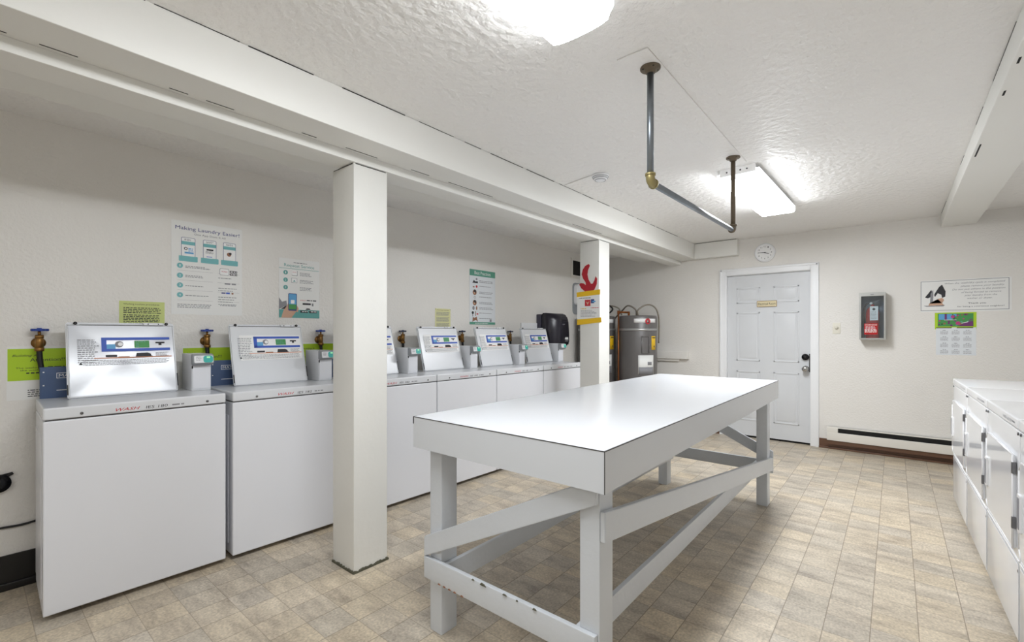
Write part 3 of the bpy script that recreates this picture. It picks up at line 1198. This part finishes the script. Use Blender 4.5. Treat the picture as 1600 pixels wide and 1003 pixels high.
# ------------------------------------------------------------------ dryers
def dryer(label, x, wdt=.68):
    """x = far (larger) corner; front faces +Y"""
    yf = -.332 - .0195 * (4.68 - x)
    t = thing('clothes_dryer', label, 'clothes dryer', (x, yf, 0), R(180 + 1.1), 'front-load dryers along the right wall')
    W, D, H = wdt, .72, .895
    b = MB()
    b.box(0, W, 0, D, .02, .848, M['dryer'], bev=.006, seg=3)
    b.build('cabinet', t)
    b = MB()
    b.box(-.001, W + .001, -.004, D, .852, H, M['dryer'], bev=.008, seg=3)
    b.build('top_panel', t)
    b = MB()
    b.box(.008, W - .008, .006, D - .01, .847, .853, M['seam'])
    b.build('top_gap', t)
    dx0, dx1, dz0, dz1 = .055, W - .055, .375, .745
    c = .035
    b = MB()
    out = [(dx0 + c, dz0), (dx1, dz0), (dx1, dz1), (dx0 + c, dz1), (dx0, dz1 - c), (dx0, dz0 + c)]
    b.prism(out, -.012, 0, M['dryer'], bev=.003)
    dd = b.build('door', t)
    b = MB()
    r = .006
    for i in range(6):
        p0, p1 = out[i], out[(i + 1) % 6]
        b.cyl((p0[0], -.011, p0[1]), (p1[0], -.011, p1[1]), .0035, M['dedge'], n=8)
    b.build('door_trim', dd)
    b = MB()
    b.rrect(dx0 + .012, dx0 + .055, .485, .625, -.020, -.010, .006, M['dedge'])
    b.box(dx0 + .022, dx0 + .046, -.0215, -.0195, .497, .613, M['inkg'])
    b.build('door_handle', dd)
    for z in (.455, .672):
        b = MB()
        b.box(W - .062, W - .046, -.0145, -.002, z, z + .045, M['hinge'], bev=.001)
        b.cyl((W - .0545, -.0135, z), (W - .0545, -.0135, z + .045), .0022, M['hinge'], n=8)
        b.build('hinge', t)
    b = MB()
    b.box(.01, W - .01, -.0035, 0, .335, .343, M['dedge'], bev=.001)
    b.build('panel_edge', t)
    b = MB()
    b.box(.012, W - .012, -.003, 0, .03, .325, M['dryer'], bev=.002)
    b.build('lower_panel', t)
    for (a, z) in ((.02, .838), (W - .022, .835), (W - .02, .30)):
        MB().cyl((a, .0, z), (a, -.004, z), .006, M['hinge'], n=10).build('screw', t)
    b = MB()
    b.text('WASH', .40, .866, .07, .012, -.0046, M['inkg'], shear=.2)
    b.text('IED 180', .485, .866, .07, .012, -.0046, M['inkg'])
    b.bars(.565, .62, .877, 1, .01, .007, -.0046, M['inkg'], jag=0)
    b.build('lettering', t)
    for fx in (.05, W - .05):
        for fy in (.05, D - .05):
            MB().cyl((fx, fy, 0), (fx, fy, .021), .018, M['rubber'], n=12).build('foot', t)


for lab, x in (('white front-load dryer farthest from the camera, nearest the door wall', 4.68),
               ('white front-load dryer between the farthest dryer and the one showing most', 3.993),
               ('white front-load dryer with the largest door in view, third from the wall', 3.306),
               ('white front-load dryer at the right edge, only a sliver in view', 2.62)):
    dryer(lab, x, .683)

# ------------------------------------------------------------------ water heaters


def heater(x, y, label, extra):
    t = thing('water_heater', label, 'water heater', (x, y, 0), 0, 'grey tank water heaters')
    r, H = .24, 1.445
    b = MB()
    b.lathe([(0, 0), (r - .01, 0), (r, .012), (r, H - .02), (r - .008, H - .004), (r - .03, H), (0, H + .004)], M['tank'], n=56)
    b.build('tank_body', t)
    a0 = math.atan2(-y, -x)

    def arc(z0, z1, d0, d1, m, name, rr=r + .002, n=10, parent=t):
        g = bmesh.new()
        vs = []
        for i in range(n + 1):
            a = a0 + R(d0 + (d1 - d0) * i / n)
            vs.append([g.verts.new((q * math.cos(a), q * math.sin(a), z)) for q, z in ((rr, z0), (rr, z1), (rr - .004, z1), (rr - .004, z0))])
        for i in range(n):
            for j in range(4):
                g.faces.new((vs[i][j], vs[i + 1][j], vs[i + 1][(j + 1) % 4], vs[i][(j + 1) % 4]))
        g.faces.new(vs[0])
        g.faces.new(vs[-1][::-1])
        bmesh.ops.recalc_face_normals(g, faces=g.faces)
        q = MB()
        q.merge(g, m, True)
        return q.build(name, parent)
    o_ = arc(1.355, 1.405, -10, 62, M['white'], 'brand_band')
    q = MB()
    ang = a0 + R(30)
    mt = Matrix.Translation(((r + .003) * math.cos(ang), (r + .003) * math.sin(ang), 1.372)) @ Matrix.Rotation(ang + R(90), 4, 'Z')
    q.disc(0, 0, .035, -.003, M['red'], mtx=mt)
    q.prism([(-.018, -.015), (-.005, .022), (.01, .016), (.004, .0), (.022, -.006), (.014, -.02)], -.0045, -.0035, M['ink'], mtx=mt)
    q.text('R', -.008, -.012, .016, .022, -.0052, M['white'], mtx=mt)
    q.build('round_emblem', o_)
    arc(1.255, 1.285, -180, 180, M['strap'], 'earthquake_strap', rr=r + .004, n=60)
    y_ = arc(1.02, 1.19, 44, 62, M['yellow'], 'energy_label')
    q = MB()
    a = a0 + R(53)
    mt = Matrix.Translation(((r + .003) * math.cos(a), (r + .003) * math.sin(a), 1.02)) @ Matrix.Rotation(a + R(90), 4, 'Z')
    q.box(-.028, .028, -.0015, -.0005, .145, .155, M['ink'], mtx=mt)
    q.prism([(-.005, .04), (.012, .055), (.018, .03)], -.0015, -.0005, M['ink'], mtx=mt)
    q.build('print', y_)
    w_ = arc(.72, .955, 2, 52, M['paper'], 'data_label')
    arc(.955 - .12, .955 - .08, 30, 44, M['inkg'], 'print', rr=r + .0035, parent=w_)
    arc(.72, .81, 4, 50, M['inkg'], 'print', rr=r + .0033, parent=w_)
    # access panel
    for (za, zb, d0, d1) in ((.98, .988, 12, 34), (1.182, 1.19, 12, 34), (.98, 1.19, 11, 13), (.98, 1.19, 33, 35)):
        arc(za, zb, d0, d1, M['tank'], 'access_panel', rr=r + .007)
    return t, a0


t1, a1 = heater(5.52, 2.52, 'grey tank water heater in full view right of the far post', True)
b = MB()
H = 1.445
b.tube([(-.02, -.02, H), (-.02, -.02, 1.52), (.05, -.10, 1.585), (.10, -.185, 1.555), (.125, -.228, 1.42), (.125, -.228, 1.10)], .010, M['hose'])
b.build('supply_hose', t1)
b = MB()
b.tube([(.01, .02, H), (.01, .03, 1.53), (-.02, .12, 1.58), (.02, .22, 1.52), (.10, .34, 1.45), (.14, .40, 1.40)], .010, M['hose'])
b.build('supply_hose', t1)
b = MB()
b.tube([(-.10, .07, H - .005), (-.10, .07, H + .055)], .014, M['copper'], sub=2)
b.tube([(-.10, .07, H + .045), (-.20, .15, H + .045)], .012, M['copper'], sub=2)
b.tube([(-.215, .155, H + .06), (-.215, .155, .2)], .010, M['copper'], sub=2)
b.cyl((-.215, .155, H + .02), (-.215, .155, H + .065), .016, M['copper'])
b.build('relief_pipe', t1)
t2, a2 = heater(5.36, 3.015, 'grey tank water heater mostly hidden behind the far post', False)
b = MB()
b.tube([(.02, -.06, H), (.03, -.08, 1.52), (.06, -.15, 1.58), (.10, -.26, 1.55), (.12, -.30, 1.46)], .009, M['hose'])
b.build('supply_hose', t2)
b = MB()
b.tube([(-.05, -.02, H), (-.04, -.06, 1.5), (.0, -.16, 1.48), (.06, -.2, 1.54), (.05, -.12, 1.60), (.0, -.03, 1.59), (-.03, .03, 1.53), (-.03, .05, 1.44)], .011, M['rubber'])
b.build('drain_hose', t2)

# ledge on door wall beside the heater
t = thing('wall_ledge', 'short white ledge board on the door wall right of the water heater', 'ledge', (XW, 2.45, .895), BACK)
bx(0, .44, -.05, 0, .0, .095, M['wall'], bev=.003).build('board', t)
bx(.0, .32, -.03, 0, -.03, .0, M['wall'], bev=.002).build('cleat', t)

# ------------------------------------------------------------------ things on the door wall
# clock
t = thing('wall_clock', 'round white wall clock above the door', 'clock', (XW, 1.147, 2.151), BACK)
b = MB()
mt = Matrix.Rotation(R(90), 4, 'X')
b.lathe([(0, 0), (.106, 0), (.108, .012), (.104, .024), (.094, .03), (.090, .022), (0, .020)], M['trimw'], n=56, mtx=mt)
b.build('case', t)
b = MB()
b.disc(0, 0, .0895, -.0225, M['white'], n=48)
for i in range(1, 13):
    a = R(90 - 30 * i)
    b.text(str(i), .068 * math.cos(a), .068 * math.sin(a) - .008, .010 if i < 10 else .016, .016, -.0232, M['ink'], align='C')
b.build('dial', t)
b = MB()
b.prism([(.0, -.003), (-.066, .001), (-.066, .005), (.012, .003)], -.0255, -.0245, M['ink'])
b.prism([(.0, .003), (.044, -.014), (.042, -.02), (-.01, -.002)], -.0245, -.0236, M['ink'])
b.cyl((0, -.0235, 0), (0, -.027, 0), .005, M['ink'], n=12)
b.build('hands', t)

# electrical room sign
t = thing('door_sign', 'small cream sign on the door reading Electrical Room', 'sign', (XW + .0165, 1.236, 1.530), BACK)
b = MB()
b.box(0, .205, -.003, 0, 0, .070, M['gold'])
b.box(.005, .2, -.0036, -.003, .005, .065, M['tan'])
b.build('plate', t)
b = MB()
b.text('Electrical Room', .014, .022, .177, .026, -.0042, M['ink'])
b.build('lettering', t)

# switch
t = thing('light_dimmer', 'ivory wall dimmer with round knob right of the door', 'switch', (XW, .508, 1.222), BACK)
bx(0, .068, -.006, 0, 0, .116, M['plate'], bev=.002).build('plate', t)
b = MB()
b.cyl((.034, -.006, .065), (.034, -.02, .065), .017, M['plate'], n=24)
b.build('knob', t)

# extinguisher cabinet
EY, EZ, EW, EH, ED = .276, 1.163, .208, .468, .13
t = thing('extinguisher_cabinet', 'grey metal wall cabinet with glass front holding the fire extinguisher', 'cabinet', (XW, EY, EZ), BACK)
b = MB()
b.box(0, .006, -ED, 0, 0, EH, M['alum'])
b.box(EW - .006, EW, -ED, 0, 0, EH, M['alum'])
b.box(.006, EW - .006, -ED, 0, 0, .006, M['alum'])
b.box(.006, EW - .006, -ED, 0, EH - .006, EH, M['alum'])
b.box(.006, EW - .006, -.006, 0, .006, EH - .006, M['cabin'])
b.build('case', t)
b = MB()
b.box(0, .015, -ED - .008, -ED, 0, EH, M['alum'])
b.box(EW - .015, EW, -ED - .008, -ED, 0, EH, M['alum'])
b.box(.015, EW - .015, -ED - .008, -ED, 0, .015, M['alum'])
b.box(.015, EW - .015, -ED - .008, -ED, EH - .035, EH, M['alum'])
b.box(.09, .115, -ED - .011, -ED - .008, EH - .026, EH - .018, M['hinge'])
fr = b.build('door_frame', t)
bx(.015, EW - .015, -ED - .004, -ED - .002, .015, EH - .035, M['glass']).build('glass_pane', fr)
b = MB()
b.box(.04, .145, -ED - .0052, -ED - .0042, .05, .16, M['extred'])
b.text('WARNING', .045, .140, .095, .013, -ED - .0060, M['white'])
b.bars(.05, .14, .130, 2, .012, .006, -ED - .0060, M['white'], jag=.2)
b.bars(.045, .14, .102, 3, .012, .006, -ED - .0060, M['white'], jag=.05)
b.build('warning_sticker', fr)
t = thing('fire_extinguisher', 'red fire extinguisher with white inspection tag inside the wall cabinet', 'fire extinguisher',
          (XW - .068, EY - EW / 2, EZ + .0065), BACK)
b = MB()
b.lathe([(0, 0), (.050, 0), (.054, .01), (.054, .26), (.046, .295), (.025, .32), (.015, .33), (.015, .345), (0, .345)], M['extred'], n=36)
b.build('cylinder_body', t)
b = MB()
b.box(-.012, .012, -.014, .014, .34, .37, M['hinge'], bev=.003)
b.prism([(0, .37), (.06, .395), (.062, .388), (.01, .36)], -.008, .008, M['hinge'])
b.prism([(0, .365), (.05, .36), (.05, .353), (.01, .35)], -.008, .008, M['hinge'])
b.cyl((-.012, -.015, .355), (-.012, -.022, .355), .012, M['white'], n=16)
b.build('valve_head', t)
b = MB()
b.tube([(-.01, -.01, .355), (-.045, -.02, .35), (-.066, -.015, .30), (-.070, -.01, .20), (-.066, -.005, .12)], .007, M['rubber'])
b.build('hose', t)
b = MB()
b.box(-.02, .045, -.0595, -.0585, .185, .325, M['white'])
b.disc(.012, .295, .012, -.0602, M['ink'], n=12)
b.bars(-.012, .04, .27, 6, .013, .004, -.0600, M['inkg'])
b.build('inspection_tag', t)

# courtesy sign
t = thing('courtesy_sign', 'wide white framed sign with an old washing picture, thanking courteous neighbors', 'sign', (XW, -.192, 1.440), BACK)
bx(0, .60, -.002, 0, -.012, .288, M['paper']).build('sheet', t)
b = MB()
y = -.0026
for q in ((0, .60, 0, .004), (0, .60, .277, .281), (0, .004, 0, .281), (.581, .585, 0, .281)):
    b.box(q[0], min(q[1], .585), y, y + .0004, q[2], q[3], M['inkg'])
b.build('border', t)
b = MB()
for s, x0, x1, z in (('When the wash/dry cycle is completed', .17, .56, .240), ('please remove your laundry.', .275, .555, .210),
                     ('Do not put others in the position', .22, .56, .181), ('of being forced to remove', .28, .535, .152),
                     ('your laundry from the', .30, .51, .124), ('washer or dryer.', .32, .48, .096)):
    b.text(s, x0, z, x1 - x0, .020, y, M['inkg'], shear=.3)
b.text('Thank you', .325, .052, .115, .018, y, M['ink'])
b.text('for being a courteous neighbor!', .255, .025, .30, .015, y, M['ink'])
b.build('lettering', t)
b = MB()
b.prism([(.10, .165), (.13, .225), (.15, .245), (.165, .205), (.175, .18), (.172, .13), (.15, .12), (.145, .15), (.12, .165), (.1, .13), (.095, .15)],
        y, y + .0004, M['ink'])
b.prism([(.03, .13), (.05, .16), (.075, .2), (.08, .18), (.07, .13), (.05, .12)], y, y + .0004, M['ink'])
b.prism([(.065, .06), (.07, .16), (.088, .2), (.09, .15), (.085, .06)], y - .0005, y - .0001, M['inkg'])
b.prism([(.055, .05), (.06, .07), (.15, .07), (.165, .1), (.15, .12), (.12, .11), (.165, .05)], y - .0009, y - .0005, M['skin'])
b.prism([(.02, .05), (.04, .04), (.16, .04), (.17, .052), (.1, .048)], y - .0009, y - .0005, M['inkg'])
b.build('washing_picture', t)

# calendar
t = thing('wall_calendar', 'year calendar with colourful photo on lime paper under the courtesy sign', 'calendar', (XW, -.300, 1.018), BACK)
bx(-.008, .272, -.001, 0, .245, .402, M['green']).build('backing_paper', t)
bx(.0, .27, -.0022, -.001, .005, .262, M['paperblue']).build('date_sheet', t)
b = MB()
y = -.0026
b.box(.0, .108, y, y + .0004, .256, .263, M['ink'])
b.box(.142, .25, y, y + .0004, .256, .263, M['ink'])
for i in range(3):
    for j in range(4):
        x0, zt = .03 + i * .078, .238 - j * .060
        b.bars(x0 + .016, x0 + .04, zt, 1, .01, .005, y, M['inkg'], jag=0)
        for k in range(4):
            b.bars(x0, x0 + .055, zt - .012 - k * .008, 1, .01, .003, y, M['inkg'], jag=.1)
b.build('date_print', t)
b = MB()
y = -.0022
b.box(.012, .252, y, y + .0012, .272, .392, M['pgrn'])
y -= .0003
b.box(.02, .06, y, y + .0002, .335, .388, M['sky'])
b.box(.075, .11, y, y + .0002, .335, .388, M['sky'])
b.box(.12, .14, y, y + .0002, .365, .388, M['sky'])
random.seed(3)
for k in range(46):
    x0, z0 = random.uniform(.02, .24), random.uniform(.28, .385)
    if z0 > .33 and x0 < .11:
        continue
    b.disc(x0, z0, random.uniform(.005, .011), y - .0003 - k * .00001, M[random.choice(['pink', 'purple', 'tank', 'pgrn', 'tealg', 'ink', 'brown'])], n=7)
b.box(.06, .075, y - .0010, y - .0008, .335, .39, M['purple'])
b.disc(.115, .362, .014, y - .0010, M['pink'], n=8)
b.disc(.15, .302, .017, y - .0010, M['pink'], n=8)
b.prism([(.15, .274), (.25, .274), (.25, .322), (.2, .31)], y - .0009, y - .0006, M['purple'])
b.prism([(.172, .298), (.215, .31), (.22, .318), (.176, .304)], y - .0014, y - .0011, M['white'])
b.box(.055, .14, y - .0012, y - .001, .331, .334, M['white'])
b.build('garden_photo', t)
random.seed(11)

# baseboard heater
t = thing('baseboard_heater', 'long low off-white electric baseboard heater on the door wall', 'heater', (XW, .552, .0), BACK)
b = MB()
Lh = 1.60
b.box(.0, Lh, -.065, -.007, .10, .108, M['heat'])
b.box(.0, Lh, -.068, -.060, .10, .185, M['heat'], bev=.002)
b.box(0, .095, -.066, -.0, .185, .232, M['heat'], bev=.002)
b.box(.0, Lh, -.012, 0, .10, .236, M['heat'])
b.box(.0, Lh, -.05, -.0, .228, .236, M['heat'], bev=.001)
b.build('housing', t)
b = MB()
b.box(.096, Lh, -.052, -.013, .175, .226, M['dark'])
b.build('outlet_slot', t)
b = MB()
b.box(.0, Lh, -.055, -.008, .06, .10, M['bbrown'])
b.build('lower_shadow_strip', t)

# ------------------------------------------------------------------ ceiling things


def ceiling_lamp(x, y, L, W, label, lens, rz=0.0):
    """x,y = centre; length along X"""
    t = thing('ceiling_light', label, 'ceiling light', (x, y, ZC), rz, 'fluorescent ceiling lights')
    b = MB()
    b.box(-L / 2 + .03, L / 2 - .03, -W / 2 + .03, W / 2 - .03, -.035, 0, M['trimw'])
    b.build('pan', t)
    b = MB()
    h = .078
    n = 9
    prof = [(-W / 2, -.012), (-W / 2, -.03)]
    for i in range(n):
        a = math.pi * i / (n - 1)
        prof.append((-math.cos(a) * (W / 2 - .012), -.046 - (h - .046) * math.sin(a) ** .45 if 0 < i < n - 1 else -.046))
    prof += [(W / 2, -.03), (W / 2, -.012)]
    if lens == 'lens_far':
        prof = [(-W / 2, -.028), (-W / 2, -.060), (-W / 2 + .012, -h), (W / 2 - .012, -h), (W / 2, -.060), (W / 2, -.028)]
    b.prism(prof, -L / 2, L / 2, M[lens], mtx=Matrix(((0, 1, 0, 0), (1, 0, 0, 0), (0, 0, 1, 0), (0, 0, 0, 1))))
    lo = b.build('lens', t)
    lo.data.materials.append(M['side_far' if lens == 'lens_far' else 'side_near'])
    lo.data.materials.append(M['trimw'])     # thick ribbed sides and ends pass less light than the bottom
    for f in lo.data.polygons:
        if f.normal.z > -0.5:
            f.material_index = 1
        if f.normal.z > 0.5:
            f.material_index = 2
    for s in (-1, 1):
        b = MB()
        x0 = s * L / 2
        b.box(min(x0, x0 + s * .012), max(x0, x0 + s * .012), -W / 2 + .02, W / 2 - .02, -.050, 0, M['lensend'], bev=.003)
        e_ = b.build('end_plate', t)
        if L < 1.3 and s < 0:
            q = MB()
            for k in (-.06, -.02, .03, .065):
                q.cyl((x0 + s * .0119, k, -.025), (x0 + s * .0135, k, -.025), .006, M['hinge'], n=10)
            q.build('knockout', e_)
    return t


ceiling_lamp(3.935, .795, 1.22, .262, 'long fluorescent ceiling light beyond the hanging pipe, toward the door', 'lens_far', rz=R(-1.2))
ceiling_lamp(.77, .84, 1.21, .26, 'large wraparound fluorescent light cut off by the top edge of the picture', 'lens_near')
ceiling_lamp(-1.5, .9, 1.21, .26, 'added third fluorescent ceiling light, unseen at the near end of the room', 'lens_added')  # unseen lamp, added to light the near side of the room

# hanging pipe
t = thing('pipe_hanger', 'steel pipe clothes rail hanging from two ceiling flanges over the table', 'hanging rail', (1.834, .78, ZC - .006))
L = 1.27
dz1, dz2 = -.475, -.458


def flange(x):
    b = MB()
    b.lathe([(0, 0), (.041, 0), (.041, -.006), (.022, -.010), (.020, -.022), (.014, -.024), (0, -.024)], M['iron'], n=28,
            mtx=Matrix.Translation((x, 0, 0)))
    for k in range(4):
        a = R(45 + 90 * k)
        b.cyl((x + .031 * math.cos(a), .031 * math.sin(a), -.0055), (x + .031 * math.cos(a), .031 * math.sin(a), -.0085), .004, M['dark'], n=8)
    return b.build('flange', t)


flange(0)
flange(L)
b = MB()
b.cyl((0, 0, -.02), (0, 0, dz1 + .02), .0135, M['galv'])
b.build('upright_pipe', t)
b = MB()
b.cyl((L, 0, -.02), (L, 0, dz2 + .02), .0135, M['iron'])
b.build('upright_pipe', t)
b = MB()
b.cyl((.02, 0, dz1), (L - .02, 0, dz2), .0135, M['galv'])
b.build('crossbar', t)


def elbow(x, z, s, m):
    b = MB()
    b.tube([(x, 0, z + .034), (x, 0, z + .018), (x + s * .006, 0, z + .006), (x + s * .018, 0, z), (x + s * .034, 0, z)], .0185, m)
    b.cyl((x, 0, z + .026), (x, 0, z + .036), .0215, m)
    b.cyl((x + s * .026, 0, z), (x + s * .036, 0, z), .0215, m)
    b.build('elbow', t)


elbow(0, dz1, 1, M['olive'])
elbow(L, dz2, -1, M['iron'])
tag(bx(1.702, 3.235, .735, .865, ZC - .006, ZC, M['ceil'], bev=.0015).build('mounting_board'),
    'thin white painted board on the ceiling carrying the pipe flanges', 'board')

t = thing('smoke_detector', 'small round white smoke detector on the ceiling near the beam', 'smoke detector', (2.875, 1.588, ZC))
b = MB()
b.lathe([(0, 0), (.058, 0), (.058, -.012), (.050, -.018), (.046, -.03), (.03, -.04), (0, -.042)], M['trimw'], n=36)
b.build('housing', t)
b = MB()
for r_, z_ in ((.0535, -.0165), (.0475, -.026), (.036, -.0375)):
    b.lathe([(r_, z_ - .001), (r_ + .0022, z_ - .001), (r_ + .0022, z_ + .002), (r_, z_ + .002)], M['inkg'], n=36)
b.build('vent_ring', t)
b = MB()
b.tube([(2.83, 1.62, ZC - .004), (2.86, 1.76, ZC - .004), (2.895, 1.91, ZC - .004)], .003, M['ceil'])
tag(b.build('detector_wire'), 'thin painted wire on the ceiling from smoke detector to beam', 'wire')
